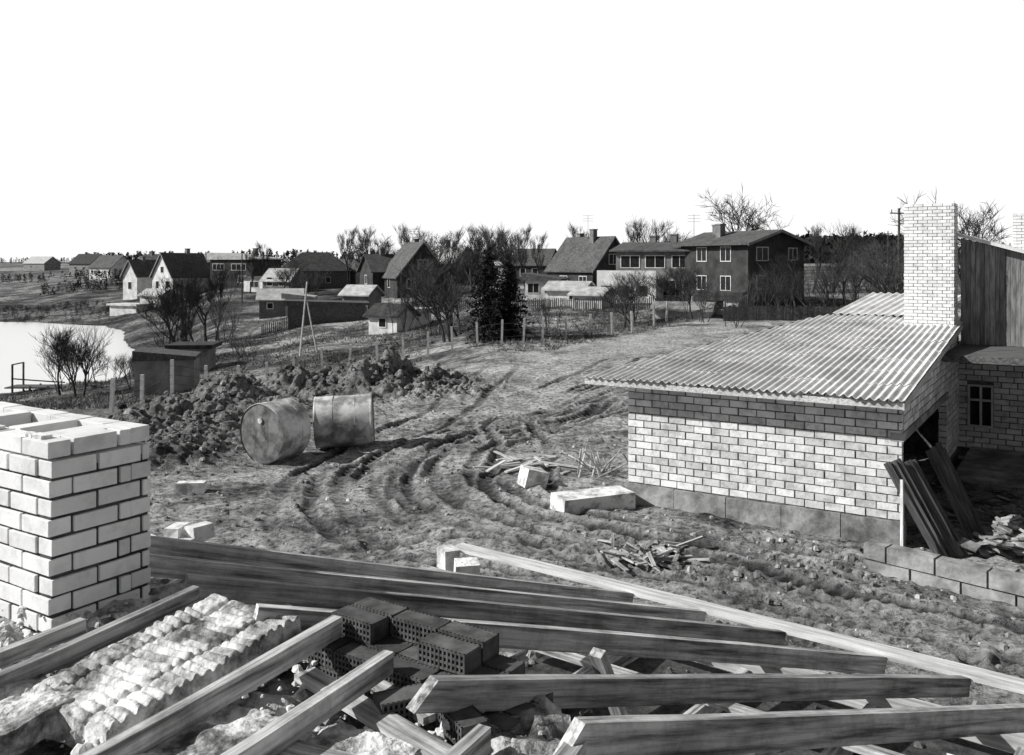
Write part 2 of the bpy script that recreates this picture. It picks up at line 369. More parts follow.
g.box8([GF(Lw-.18,.19,2.4),GF(Lw-.02,.19,2.4),GF(Lw-.02,Ld,2.4),GF(Lw-.18,Ld,2.4),GF(Lw-.18,.19,3.1),GF(Lw-.02,.19,3.1),GF(Lw-.02,Ld,4.08),GF(Lw-.18,Ld,4.08)])
lbox(g,GF,Lw-.18,Lw-.02,7.12,Ld,0,2.4); g.obj("mortar",'mortar',GA)
g=G(); lbox(g,GF,Lw-.24,Lw+.03,0.0,7.3,2.22,2.4); g.obj("lintel",'concrete',GA)
def corr(name,a0,a1,b0,zf,bmax,parent,lam=.177,amp=.03):
    g=G(); n=int((a1-a0)/lam*8)
    step=1.35; bb_=b0; rw=0
    while bb_<10.2:
        be=bb_+step+.08
        base_=len(g.v)
        for i in range(n+1):
            a=a0+(a1-a0)*i/n; bm=bmax(a)
            s=min(bb_-(.03*math.sin(int((a-a0)/1.05)*2.3+rw) if rw==0 else 0),bm); e=min(be,bm); zz=amp*math.cos(2*math.pi*(a-a0)/lam)
            w=.010*math.sin(a*3.1+bb_)+.006*((int((a-a0)/1.05)+rw)%2)
            g.v.append(GF(a,s,zf(s)+zz+.016+w)); g.v.append(GF(a,e,zf(e)+zz+w))
        for i in range(n):
            if bmax(a0+(a1-a0)*(i+1)/n)>bb_: g.f.append((base_+2*i,base_+2*i+2,base_+2*i+3,base_+2*i+1))
        bb_+=step; rw+=1
    return g.obj(name,'asb',parent)
A0,A1=-.9,6.5; B0=-.76; zE=lambda b:3.19+.102*(b-B0)
hs=3.2/10.4
ro=corr("corrugated_roof",A0,A1,B0,zE,lambda a:min(10.0,B0+(a-A0)/hs+.02),GA)
sol=ro.modifiers.new("t",'SOLIDIFY'); sol.thickness=.008
g=G(); T=(A0+3.2,9.9)
g.add([GF(A0,B0,zE(B0)),GF(T[0],T[1],zE(T[1])),GF(A0,T[1]+.3,zE(B0))],[(0,1,2)]); g.obj("roof_end",'asb',GA)
g=G(); lbox(g,GF,A0+.05,A1-.05,B0+.08,B0+.13,3.00,3.13)
for i in range(9):
    a=A0+.3+i*.85; g.beam(GF(a,B0+.14,3.13),GF(a,min(9.5,B0+(a-A0)/hs-.2),zE(min(9.5,B0+(a-A0)/hs-.2))-.05),.06,.12)
g.box8([GF(A1-.05,B0,3.0),GF(A1-.02,B0,3.0),GF(A1-.02,9.9,4.06),GF(A1-.05,9.9,4.06),GF(A1-.05,B0,3.13),GF(A1-.02,B0,3.13),GF(A1-.02,9.9,4.20),GF(A1-.05,9.9,4.20)])
g.obj("eave_boards",'woodn',GA)
g=G(); lbox(g,GF,.3,Lw-.3,.3,Ld-.2,-.1,.06); g.obj("floor",'concrete',GA)
g=G(); n=60
for i in range(n+1):
    a=2.6+3.0*i/n; zz=.03*math.cos(i*1.2); g.v.extend([GF(a,10.0,zE(10)+zz+.03),GF(a+.6,13.5,zE(10)+zz+.62)])
for i in range(n): g.f.append((2*i,2*i+2,2*i+3,2*i+1))
g.obj("rear_roof",'asb',GA)
# main house on the right
HA=empty("brick_house",GF(8,11,0))
brick_box("hc",GF,(5.0,6.35),(8.5,9.45),(3.9,7.75),.098,.26,.014,.007,.12,HA)
brick_box("hc2",GF,(7.6,8.9),(12.2,13.1),(5.0,7.6),.098,.26,.014,.005,.12,HA)
g=G(); a=6.42
top=lambda a:6.72-.30*(a-6.42)
while a<13:
    w=random.uniform(.11,.15); off=random.uniform(0,.018)
    y0=9.5-off; g.box8([GF(a,y0,3.55),GF(a+w-.008,y0,3.55),GF(a+w-.008,y0+.03,3.55),GF(a,y0+.03,3.55),GF(a,y0,top(a)),GF(a+w-.008,y0,top(a+w)),GF(a+w-.008,y0+.03,top(a+w)),GF(a,y0+.03,top(a))]); a+=w
g.obj("cladding",'clad',HA)
g=G(); lbox(g,GF,6.42,13,9.54,16,3.56,4.9); g.box8([GF(6.42,9.54,4.9),GF(13,9.54,4.9),GF(13,16,4.9),GF(6.42,16,4.9),GF(6.42,9.54,6.68),GF(13,9.54,4.95),GF(13,16,4.95),GF(6.42,16,6.68)]); g.obj("upper_storey",'dgrey',HA)
g=G(); g.box8([GF(6.3,9.2,top(6.3)+.02),GF(13.3,9.2,top(13.3)+.02),GF(13.3,16.2,top(13.3)+.02),GF(6.3,16.2,top(6.3)+.02),GF(6.3,9.2,top(6.3)+.12),GF(13.3,9.2,top(13.3)+.12),GF(13.3,16.2,top(13.3)+.12),GF(6.3,16.2,top(6.3)+.12)]); g.obj("roof",'asb',HA)
g=G(); z=.3; r=0
while z<3.5:
    for s0,s1 in ((5.6,6.5),(7.2,13)) if 0.9<z<2.2 else ((5.6,13),):
        course(g,GF,'x',(10.5,10.7),s0,s1,z,BR,BLn,.2,.028,BLn/2*(r%2),.008)
    z+=BR;r+=1
g.obj("lower_blocks",'block',HA)
g=G(); lbox(g,GF,5.6,6.5,10.52,10.68,-.3,3.54); lbox(g,GF,7.2,13,10.52,10.68,-.3,3.54); lbox(g,GF,6.5,7.2,10.52,10.68,-.3,.95); lbox(g,GF,6.5,7.2,10.52,10.68,2.25,3.54); g.obj("lower_wall",'mortar',HA)
g=G()
for s in (6.5,6.83,7.14): lbox(g,GF,s,s+.06,10.49,10.6,.95,2.25)
for zz in (.95,1.75,2.19): lbox(g,GF,6.56,7.14,10.495,10.595,zz,zz+.06)
g.obj("window_frame",'white',HA)
g=G(); lbox(g,GF,6.5,7.2,10.62,10.64,.95,2.25); g.obj("window_glass",'glass',HA)
g=G(); lbox(g,GF,6.36,13,5.9,10.48,3.36,3.54); g.obj("canopy_slab",'wooddark',HA)
g=G(); lbox(g,GF,8.3,8.55,6.0,6.25,.2,3.36); lbox(g,GF,11,11.25,6.0,6.25,.2,3.36); g.obj("canopy_posts",'wood',HA)
g=G(); lbox(g,GF,6.6,13,5.5,10.5,-.2,.35); g.obj("terrace_slab",'concrete',HA)
g=G()
for i in range(40):
    rc=GF(random.uniform(6.7,9.5),random.uniform(2.5,6.5),random.uniform(.0,.35)); g.box(rc,(random.uniform(.3,1.6),.13,.04),Euler((random.uniform(-.3,.3),random.uniform(-.3,.3),random.uniform(0,3))).to_matrix())
g.obj("stacked_timber",'wooddark')

# low block wall bottom right
WA=empty("low_block_wall",(6.9,17.2,0)); WF=frame((6.75,17.35,0),(1.95,-2.0),(.7,.7))
g=G()
for r in range(2): course(g,WF,'x',(0,.34),0,8,-.02+r*.31,.31,.9,.3,.03,.45*(r%2),.022)
g.obj("blocks",'concrete',WA)
g=G(); lbox(g,WF,.03,7.9,.05,.29,-.3,.57); g.obj("mortar",'mortar',WA)

def leaning(name,p0,p1,stp,w,th,n,m):
    g=G()
    for i in range(n):
        a=Vector(p0)+Vector(stp)*i; c=Vector(p1)+Vector(stp)*i+Vector((random.uniform(-.02,.02),0,random.uniform(-.10,.08)))
        g.beam(a,c,w,th,up=Vector((-.6,-.3,1)))
    return g.obj(name,m)
leaning("leaning_boards",(8.65,18.2,0),(7.75,18.62,1.85),(.12,.03,0),.14,.035,6,'wooddark')
leaning("leaning_boards",(9.9,19.4,0),(9.25,20.0,1.9),(.12,.05,0),.13,.03,4,'wooddark')
leaning("leaning_post",(7.75,17.9,0),(7.95,18.35,1.55),(.1,.03,0),.06,.05,1,'woodn')

# ---------------------------------------------------------------- tanks
def tank(name,c,ax,r,L,dent=0.012):
    E=empty(name,c); ax=Vector(ax).normalized(); n=64; side=G(); c=Vector(c)
    a=Vector((0,0,1)).cross(ax).normalized(); b=ax.cross(a)
    K=[(-L/2,r),(-L/2+.03,r+.02),(-L/2+.07,r)]+[(-L/2+.1+(L-.2)*i/12,r) for i in range(13)]+[(L/2-.07,r),(L/2-.03,r+.02),(L/2,r)]
    vs=[]
    for s,rr in K:
        for i in range(n):
            t=2*math.pi*i/n; q=rr*(1+dent*math.sin(3*t+s)+dent*.8*math.sin(7*t+s*4)); vs.append(tuple(c+ax*s+a*q*math.cos(t)+b*q*math.sin(t)))
    fs=[(k*n+i,k*n+(i+1)%n,(k+1)*n+(i+1)%n,(k+1)*n+i) for k in range(len(K)-1) for i in range(n)]
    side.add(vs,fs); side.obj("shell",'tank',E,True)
    e=G()
    for sgn in(-1,1):
        rings=[(r*.985,L/2-.03),(r*.8,L/2-.01),(r*.45,L/2+.0),(0.02,L/2+.01)]
        vs=[]
        for rr,s in rings:
            for i in range(n):
                t=2*math.pi*i/n; vs.append(tuple(c+ax*(s*sgn)+a*rr*math.cos(t)+b*rr*math.sin(t)))
        e.add(vs,[(k*n+i,k*n+(i+1)%n,(k+1)*n+(i+1)%n,(k+1)*n+i) for k in range(3) for i in range(n)]+[tuple(range(3*n,4*n))])
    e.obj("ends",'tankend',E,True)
    w=G()
    for s in (-L*.18,L*.2):
        for i in range(n):
            t0=2*math.pi*i/n;t1=2*math.pi*(i+1)/n
            w.tube(c+ax*s+(a*math.cos(t0)+b*math.sin(t0))*(r+.004),c+ax*s+(a*math.cos(t1)+b*math.sin(t1))*(r+.004),.012,.012,4)
    p=c-ax*(L/2-.02)+b*r*.45
    w.tube(p,p-ax*.07,.09,.09,12,True)
    for k in range(3):
        p=c-ax*(L/2-.0)+a*(r*(-.3+.3*k)); w.tube(p-b*.5*r,p+b*.5*r,.008,.008,4)
    w.obj("weld_seams",'tank',E)
tank("steel_tank",(-7.25,27.6,.84),(.50,.86,0.02),.90,1.2)
tank("steel_tank",(-5.45,29.3,.84),(.985,.12,0.05),.82,1.85)

# ---------------------------------------------------------------- yard clutter
def roughbox(g,c,size,R,j=.03):
    x,y,z=[k/2 for k in size]
    P=[R@Vector((sx*x+random.uniform(-j,j)*x*2,sy*y+random.uniform(-j,j)*y*2,sz*z+random.uniform(-j,j)*z*2))+Vector(c) for sx,sy,sz in((-1,-1,-1),(1,-1,-1),(1,1,-1),(-1,1,-1),(-1,-1,1),(1,-1,1),(1,1,1),(-1,1,1))]
    g.box8([tuple(p) for p in P])
def rz(a): return Matrix.Rotation(math.radians(a),3,'Z')
g=G(); roughbox(g,(.55,23.9,.26),(.6,.6,.5),rz(20)@Matrix.Rotation(.25,3,'Y')); g.obj("concrete_block",'lconcrete')
g=G(); roughbox(g,(-8.3,23.3,.16),(.7,.35,.3),rz(5)); g.obj("concrete_block",'lconcrete')
g=G(); roughbox(g,(1.95,21.8,.2),(1.9,.8,.42),rz(22),.015); g.obj("concrete_slab",'lconcrete')
g=G()
for i in range(18):
    p=Vector((random.uniform(-.6,1.9),random.uniform(24.9,27.2),.10+random.uniform(0,.1))); R=rz(random.uniform(-70,70)); L_=random.uniform(.4,1.5)
    g.box(p,(L_,.10,.035),R@Matrix.Rotation(random.uniform(-.12,.12),3,'Y'))
g.obj("scattered_planks",'woodn')
g=G()
for i in range(26):
    c=Vector((2.5+random.gauss(0,.3),25.0+random.gauss(0,.3),random.uniform(0,.2))); d=Vector((random.gauss(0,.5),random.gauss(0,.4),random.uniform(.1,.8)))
    g.beam(c,c+d,.04,.03)
g.obj("brush_pile",'wood')
g=G()
for i in range(60):
    c=Vector((2.75+random.gauss(0,.45),17.9+random.gauss(0,.33),.10+abs(random.gauss(0,.1)))); R=rz(random.uniform(0,180))@Matrix.Rotation(random.uniform(-.5,.5),3,'Y')
    g.box(c,(random.uniform(.15,.8),random.uniform(.04,.1),.03),R)
g.obj("scrap_timber_heap",'wood')
g=G()
for i in range(70):
    r=abs(random.gauss(0,.45)); t=random.uniform(0,6.28); c=(10.1+r*math.cos(t)*1.1,18.3+r*math.sin(t),.12+max(0,.75-r*.8)*random.random()); roughbox(g,c,(.38,.24,.05),Euler((random.uniform(-.5,.5),random.uniform(-.5,.5),random.uniform(0,3))).to_matrix(),.08)
g.obj("roof_tile_pile",'concrete')
g=G()
for i in range(9):
    roughbox(g,(-6.9+random.uniform(-.6,.5),17.9+random.uniform(-.6,.8),.18+random.uniform(0,.3)),(.5,.3,.3),rz(random.uniform(0,90)),.05)
g.obj("silicate_block_pile",'block')
def clod(g,c,r):
    n=6
    top=(c[0],c[1],c[2]+r*.7)
    ring=[(c[0]+r*random.uniform(.6,1.2)*math.cos(k*math.pi*2/n),c[1]+r*random.uniform(.6,1.2)*math.sin(k*math.pi*2/n),c[2]-r*.2) for k in range(n)]
    ring2=[(c[0]+(q[0]-c[0])*random.uniform(.5,.8),c[1]+(q[1]-c[1])*random.uniform(.5,.8),c[2]+r*random.uniform(.3,.7)) for q in ring]
    g.add(ring+ring2+[top],[(i,(i+1)%n,n+(i+1)%n,n+i) for i in range(n)]+[(n+i,n+(i+1)%n,2*n) for i in range(n)])
def clods(name,pts,m,a,b_):
    g=G(); P=np.array(pts); Z,RU,_,_=terrain(P[:,0],P[:,1],True)
    for p,z,ru in zip(pts,Z,RU):
        if ru<.4: clod(g,(p[0],p[1],z),a+b_*p[2]**4)
    g.obj(name,m)
clods("mud_clods",[(random.uniform(-12,13),random.uniform(12,36),random.random()) for i in range(4200)]+[(random.gauss(6.2,1.6),random.gauss(17.2,1.1),random.random()*1.05) for i in range(600)],'clod',.015,.08)
pts=[]
for i in range(4200):
    mx_,my_,sx,sy,h=random.choice(MOUNDS); pts.append((mx_+random.gauss(0,sx*.6),my_+random.gauss(0,sy*.6),random.random()))
clods("soil_clods",pts,'dclod',.02,.17)
# grass tufts
g=G(); n=34000
px=rng.uniform(-1,1,n); py=38+rng.beta(1.1,2.2,n)*75; px=px*py*0.6
fy=np.interp(px,[-40,-16,-9,-2,2,7,14,40],[40,42,52,50,51,58,66,70])
k=(py>fy); px=px[k];py=py[k]; cl=fbm(px/4,py/4,77,3); k=cl>-.12; px=px[k];py=py[k]
pz=terrain(px,py)
for x,y,z in zip(px,py,pz):
    if z<-2.95: continue
    h=random.uniform(.08,.26)
    for q in range(3):
        a=random.uniform(0,6.28); w=.03; lx,ly=random.uniform(-.2,.2),random.uniform(-.2,.2)
        g.add([(x-w*math.cos(a)+lx*.4,y-w*math.sin(a),z-.02),(x+w*math.cos(a)+lx*.4,y+w*math.sin(a),z-.02),(x+lx*1.4,y+ly,z+h)],[(0,1,2)])
g.obj("dry_grass",'grassb')

# ---------------------------------------------------------------- trees
def bare_mesh(name,seed,stems=1,h=8,spread=.55,levels=5,kids=5,up=.35,tr=.16,mn=.012):
    rd=random.Random(seed); g=G()
    def br(p,d,L,r,lv):
        n=3 if lv>0 else 2; pts=[p]
        for i in range(n):
            d=(d+Vector((rd.gauss(0,.13),rd.gauss(0,.13),rd.gauss(0,.08)+up*.12))).normalized(); q=pts[-1]+d*(L/n)
            g.tube(pts[-1],q,r*(1-.6*i/n),r*(1-.6*(i+1)/n),5 if lv>=levels-1 else 3); pts.append(q)
        if lv==0: return
        for k in range(kids+ (1 if lv<3 else 0)):
            t=rd.uniform(.3,1.0)*n; i=min(n-1,int(t)); q=pts[i].lerp(pts[i+1],t-i)
            a=Vector((rd.gauss(0,1),rd.gauss(0,1),rd.gauss(0,.5))).normalized()
            nd=(d*(1-spread*.4)+a*spread+Vector((0,0,up*.6))).normalized()
            br(q,nd,L*rd.uniform(.5,.78),max(mn,r*.5),lv-1)
    for s in range(stems):
        d=Vector((rd.gauss(0,.25),rd.gauss(0,.25),1)) if stems>1 else Vector((0,0,1))
        p=Vector((rd.gauss(0,.4),rd.gauss(0,.4),-.1)) if stems>1 else Vector((0,0,-.15))
        br(p,d.normalized(),h*.42,tr,levels)
    me=bpy.data.meshes.new(name); me.from_pydata(g.v,[],g.f); me.materials.append(M['bark']); me.update()
    zs=max(v[2] for v in g.v); return me,zs
TM={'a':bare_mesh("bare_a",1,1,8,.6,5,4),'b':bare_mesh("bare_b",2,1,9,.45,5,4,.6,.14,.009),'c':bare_mesh("shrub",3,6,6,.5,3,4,.5,.045,.008),'d':bare_mesh("bare_d",5,2,7,.6,4,5,.3,.11,.010),'r':bare_mesh("round",8,1,7,.8,5,4,.2,.17,.012)}
def tree(name,kind,b,dist,h,wide=1.0,rot=None,dz=0):
    me,zs=TM[kind]; o=bpy.data.objects.new(name,me); p=site(b,dist); p.z+=dz; o.location=p; s=h/zs
    o.scale=(s*wide,s*wide,s); o.rotation_euler=(0,0,random.uniform(0,6.28) if rot is None else rot); scene.collection.objects.link(o); return o
for b,dist,h,k,w in [(-432,62,5.0,'c',1.0),(-445,60,3.8,'c',1),(-440,56,4.8,'d',.9),(-452,57,4.4,'a',.9),(-335,66,5.0,'c',1),(-322,80,7.4,'d',1),(-305,80,7.0,'a',1.1),(-296,82,6.8,'b',1.0),(-290,76,4.6,'c',1),(-315,74,6.4,'b',1.1),(-345,84,6.0,'a',1),
  (-285,130,6,'c',1),(-250,142,8,'b',1.0),(-262,134,7,'b',1),(-162,132,9.5,'b',1.1),(-150,125,9.5,'b',1.1),(-140,128,8,'d',1),(-154,120,8.6,'r',.8),(-112,128,10,'b',1),(-85,122,9,'b',1),(-70,60,6.0,'d',1.1),(-62,62,6.2,'a',1.1),(-78,64,5.0,'c',1.0),(-108,70,4.2,'c',.9),(-50,62,5.6,'d',.9),(-58,105,8.5,'b',1),
  (-40,115,9,'b',1),(-30,118,9.4,'d',.9),(-20,110,8.5,'b',1),(-6,116,8.5,'b',1),(5,115,8.5,'d',1),(14,118,9,'b',1),(28,120,8,'b',1),(35,60,3.0,'c',1),(112,62,4.4,'a',1.1),(118,64,3.4,'c',1),(125,66,4.0,'d',1.1),(180,66,4.2,'a',1.1),(190,64,3.8,'c',1.2),(172,69,4.2,'d',1.2),(250,66,4.0,'c',1.3),(270,64,4.2,'c',1.3),(285,68,5.0,'d',1),(305,70,4.2,'c',1.3),
  (330,72,5.5,'c',1.2),(345,75,5.8,'d',1.2),(365,70,5.0,'c',1.3),(380,62,6.0,'d',1),(372,66,6.4,'a',1),(395,66,5.2,'c',1.2),(225,60,2.6,'c',1.3),(320,95,8,'d',1),(300,92,7.5,'b',1),(-380,58,2.6,'c',1.2),(-395,66,2.2,'c',1.5),(65,112,9,'b',1),(120,105,9,'b',1),(135,108,9,'d',1),(-270,60,2.6,'c',1.3),(-200,110,4.5,'c',1),(-222,116,6,'d',.9)]:
    tree("bare_shrub" if k=='c' else "bare_tree",k,b,dist,h,w)
tree("bare_tree",'r',228,92,12.0,.8,0.3); tree("bare_tree",'r',462,60,9.6,.75,1.2); tree("bare_tree",'r',-72,116,9,.8,2)
def spruce(name,b,dist,h,w,seed):
    rd=random.Random(seed); p=site(b,dist); E=empty(name,p); t=G(); t.tube(p-Vector((0,0,.2)),p+Vector((0,0,h)),.14,.02,7); t.obj("trunk",'bark',E)
    g=G(); nb=210
    for i in range(nb):
        f=(i/nb)**.9; z=.25+(h-.3)*f; a=rd.uniform(0,6.28); L_=w*(1-f)**.7*rd.uniform(.5,1.2)+.12
        d=Vector((math.cos(a),math.sin(a),-.25+.5*f)); q0=p+Vector((0,0,z))
        n=max(3,int(L_*13))
        for k in range(n):
            s=(k+.6)/n; c=q0+d*L_*s+Vector((0,0,-.12*s*s*L_))
            for q in range(3):
                sz=rd.uniform(.10,.2); u=Vector((rd.gauss(0,1),rd.gauss(0,1),rd.gauss(0,.6))).normalized()*sz; v=Vector((rd.gauss(0,1),rd.gauss(0,1),rd.gauss(0,1))).normalized()*sz*.45
                cc=c+Vector((rd.gauss(0,.06),rd.gauss(0,.06),rd.gauss(0,.06)))
                g.add([tuple(cc-v),tuple(cc+u),tuple(cc+v)],[(0,1,2)])
    g.obj("foliage",'needle',E)
spruce("spruce_tree",-24,57,5.9,1.9,1); spruce("spruce_tree",-3,58,5.0,1.6,2)
def woods(name,b0,b1,dist,n,h0,h1,seed):
    rd=random.Random(seed); g=G()
    for i in range(n):
        b=rd.uniform(b0,b1); D=dist*rd.uniform(.95,1.1); x=b/900*D; z=float(base(np.array([x]),np.array([D]))[0]); h=rd.uniform(h0,h1)
        for k in range(60):
            f=rd.random()**.8; r=h*.2*(1-f)**.6+.15; a=rd.uniform(0,6.28); c=Vector((x+r*math.cos(a)*rd.random(),D+r*math.sin(a),z+h*f)); s=h*.06
            pts=[c+Vector((rd.gauss(0,s),rd.gauss(0,s),rd.gauss(0,s*1.1))) for _ in range(3)]
            g.add([tuple(q) for q in pts],[(0,1,2)])
    g.obj(name,'forest')
woods("distant_forest",278,400,430,420,10,13.5,1)
woods("distant_forest",-280,-100,520,220,3,9,2)
woods("distant_forest",-100,280,480,420,4,8,3)
woods("distant_forest",-520,-280,1400,260,4,9,4)
woods("distant_forest",-430,-300,600,160,5,9,14)
woods("distant_forest",400,700,380,420,4,9,5)
woods("hedge_row",-470,-330,185,110,.8,2.2,6)
woods("hedge_row",-520,-380,260,90,.8,2.4,16)
woods("hedge_row",-420,-250,230,140,1.5,3.0,7)
woods("lakeside_reeds",-560,-400,139,260,.3,1.0,8)

# ---------------------------------------------------------------- houses
def house(name,b,dist,rot,w,d,h,roof='gable',rh=2.5,wall='grey',rmat='roofdark',axis_='x',wins=(),chim=(),ov=.35,dz=0,front=None):
    p=site(b,dist); p.z+=dz; E=empty(name,p); R=Matrix.Rotation(math.radians(rot),3,'Z')
    def T(x,y,z): return tuple(p+R@Vector((x,y,z)))
    def lb(g,x0,x1,y0,y1,z0,z1): g.box8([T(x0,y0,z0),T(x1,y0,z0),T(x1,y1,z0),T(x0,y1,z0),T(x0,y0,z1),T(x1,y0,z1),T(x1,y1,z1),T(x0,y1,z1)])
    g=G(); X,Y=w/2,d/2; lb(g,-X,X,-Y,Y,-1.5,h)
    if roof=='gable':
        if axis_=='x': g.add([T(-X,-Y,h),T(-X,Y,h),T(-X,0,h+rh),T(X,-Y,h),T(X,Y,h),T(X,0,h+rh)],[(0,1,2),(3,5,4),(0,2,5,3),(1,4,5,2)])
        else: g.add([T(-X,-Y,h),T(X,-Y,h),T(0,-Y,h+rh),T(-X,Y,h),T(X,Y,h),T(0,Y,h+rh)],[(0,1,2),(3,5,4),(0,2,5,3),(1,4,5,2)])
    g.obj("walls",wall,E)
    r=G(); tr=G()
    if roof=='gable':
        th=.15
        for s in(-1,1):
            if axis_=='x':
                e=Y+ov; ze=h-rh*ov/Y; a=[(-X-ov,s*e,ze),(X+ov,s*e,ze),(X+ov,0,h+rh+.03),(-X-ov,0,h+rh+.03)]
            else:
                e=X+ov; ze=h-rh*ov/X; a=[(s*e,-Y-ov,ze),(s*e,Y+ov,ze),(0,Y+ov,h+rh+.03),(0,-Y-ov,h+rh+.03)]
            r.box8([T(q[0],q[1],q[2]+.02) for q in a]+[T(q[0],q[1],q[2]+th) for q in a])
            if axis_=='y':
                y=-Y-ov-.04; a=[(s*e,y,ze-.08),(0,y,h+rh-.05),(0,y+.035,h+rh-.05),(s*e,y+.035,ze-.08)]
                tr.box8([T(*q) for q in a]+[T(q[0],q[1],q[2]+.24) for q in a])
    elif roof=='hip':
        k=min(X,Y)*.85; q=[(-X-ov,-Y-ov),(X+ov,-Y-ov),(X+ov,Y+ov),(-X-ov,Y+ov)]
        t=[(-X+k,-.05),(X-k,-.05),(X-k,.05),(-X+k,.05)]
        r.box8([T(a[0],a[1],h+.02) for a in q]+[T(a[0],a[1],h+rh) for a in t])
    elif roof=='mono':
        q=[(-X-ov,-Y-ov),(X+ov,-Y-ov),(X+ov,Y+ov),(-X-ov,Y+ov)]
        zz=lambda x:h+.02+rh*(X-x)/(2*X) if rh>=0 else h+.02-rh*(x+X)/(2*X)
        r.box8([T(a[0],a[1],h+.01) for a in q]+[T(a[0],a[1],zz(a[0])+.22) for a in q])
    else:
        lb(r,-X-ov,X+ov,-Y-ov,Y+ov,h+.01,h+.28)
    r.obj("roof",rmat,E)
    if tr.v: tr.obj("barge_boards",'grey',E)
    if wins:
        gg=G(); fr=G()
        for face,c,z,ww,hh in wins:
            def pl(a0,a1,z0,z1,o0,o1,G_):
                if face=='f': lb(G_,a0,a1,-Y-o1,-Y-o0,z0,z1)
                elif face=='l': lb(G_,-X-o1,-X-o0,a0,a1,z0,z1)
                elif face=='r': lb(G_,X+o0,X+o1,a0,a1,z0,z1)
                else: lb(G_,a0,a1,Y+o0,Y+o1,z0,z1)
            pl(c-ww/2,c+ww/2,z-hh/2,z+hh/2,-.02,.015,gg)
            t=.05
            pl(c-ww/2-t,c-ww/2+.02,z-hh/2-t,z+hh/2+t,-.02,.06,fr); pl(c+ww/2-.02,c+ww/2+t,z-hh/2-t,z+hh/2+t,-.02,.06,fr)
            pl(c-ww/2+.02,c+ww/2-.02,z-hh/2-t,z-hh/2+.02,-.02,.058,fr); pl(c-ww/2+.02,c+ww/2-.02,z+hh/2-.02,z+hh/2+t,-.02,.058,fr)
            k=int(ww/1.0)
            for q in range(1,k+1): pl(c-ww/2+ww*q/(k+1)-.025,c-ww/2+ww*q/(k+1)+.025,z-hh/2,z+hh/2,-.02,.05,fr)
        gg.obj("window_panes",'glass',E); fr.obj("window_frames",'white',E)
    if chim:
        c=G()
        for x,y,zt in chim: lb(c,x-.3,x+.3,y-.3,y+.3,h-.5,zt); lb(c,x-.36,x+.36,y-.36,y+.36,zt,zt+.12)
        c.obj("chimneys",'bgrey',E)
    return E,T,lb
W2=[('f',-1,1.8,.9,1.2),('f',1,1.8,.9,1.2)]
# left cottages
house("white_cottage",-330,150,-40,6.4,7,3.2,'gable',3.6,'white','roofmid','y',[('f',-1.5,1.7,.9,1.2),('f',1.5,1.7,.9,1.2),('f',0,4.2,.9,1.0)],[(0,1,7.6)])
house("white_cottage",-356,160,-30,6,6,3.6,'gable',3.0,'white','roofdark','x',W2,[(-1,0,7.2),(1.6,0,7.0)])
house("white_cottage",-369,154,-32,3.8,5,3.6,'gable',2.4,'white','roofmid','y',[('f',0,1.8,.9,1.2)],[(0,0,6.6)])
house("white_cottage",-304,156,-38,6,6,3.0,'gable',2.4,'bgrey','roofmid','x',W2,[(0,0,6)])
house("low_white_outbuilding",-381,136,-25,5.5,3,.9,'flat',0,'white','white')
house("low_white_outbuilding",-354,140,-28,4.5,3,1.6,'gable',.8,'white','rooflight')
house("distant_farmhouse",-400,240,-30,9,7,3.2,'gable',3,'white','roofmid','x',[('f',-2,1.8,1,1.1),('f',2,1.8,1,1.1)],[(0,0,7)])
house("distant_farmhouse",-422,300,-25,10,8,3.4,'gable',3,'grey','roofdark','x',[('f',-2,1.8,1,1.1),('f',2,1.8,1,1.1)])
house("distant_farmhouse",-470,420,-30,16,8,3.4,'gable',3,'grey','rooflight','x',[('f',-2,1.8,1,1.1)])
house("flat_roofed_house",-266,150,-24,9,7,4.4,'mono',.9,'dgrey','rooflight','x',[('f',-2.7,3.2,2.4,1.0),('f',1.5,3.2,2.9,1.0),('f',-2,1.2,1.4,.9),('f',2.2,1.2,1.6,1.1)],[(2,0,6.2)])
house("flat_roofed_outbuilding",-248,138,-30,4.4,4,2.0,'flat',0,'white','roofmid','x',[('f',0,1.1,1.8,.9)])
house("dark_barn",-196,135,8,10,7,2.6,'hip',2.8,'wooddark','roofdark','x',[('f',2,1.3,.7,.8)])
house("small_cottage",-228,128,-20,4.4,4,2.0,'gable',1.5,'bgrey','rooflight','x',W2)
house("small_cottage",-164,140,-20,5,4,2.4,'gable',1.8,'grey','roofmid','x',W2,[(0,0,5)])
house("timber_shed",-231,96,10,4.2,3,1.8,'gable',.9,'wooddark','rooflight','x',[('f',-1,1.1,.6,.6),('f',1,1.1,.6,.6)])
house("timber_shed",-212,94,5,2.6,2.6,1.7,'mono',.3,'grey','rooflight')
house("long_low_shed",-185,84,12,7.0,3.2,1.5,'mono',.25,'wooddark','roofmid')
house("timber_shed",-150,96,-25,3.2,2.6,1.6,'gable',.8,'bgrey','rooflight')
house("dark_gabled_house",-130,116,25,4.2,6,3.0,'gable',2.0,'dgrey','roofmid','x',[('f',0,1.9,1,1.1),('l',0,1.9,1,1.1)],[(0,0,5.8)])
house("steep_roofed_house",-98,112,24,6.4,7,2.6,'gable',3.9,'dgrey','roofmid','y',[('f',-1.5,1.6,1,1.1),('f',1.5,1.6,1,1.1),('f',0,3.9,1.2,1.1),('l',0,1.6,.9,1.0)],[(.5,.6,7.0)])
house("small_white_outbuilding",-120,72,-30,2.8,2.4,1.4,'gable',.7,'white','roofdark','x',[('f',0,.8,.7,.7)])
house("small_white_outbuilding",-101,74,-30,2.4,2.4,1.2,'flat',0,'white','rooflight','x')
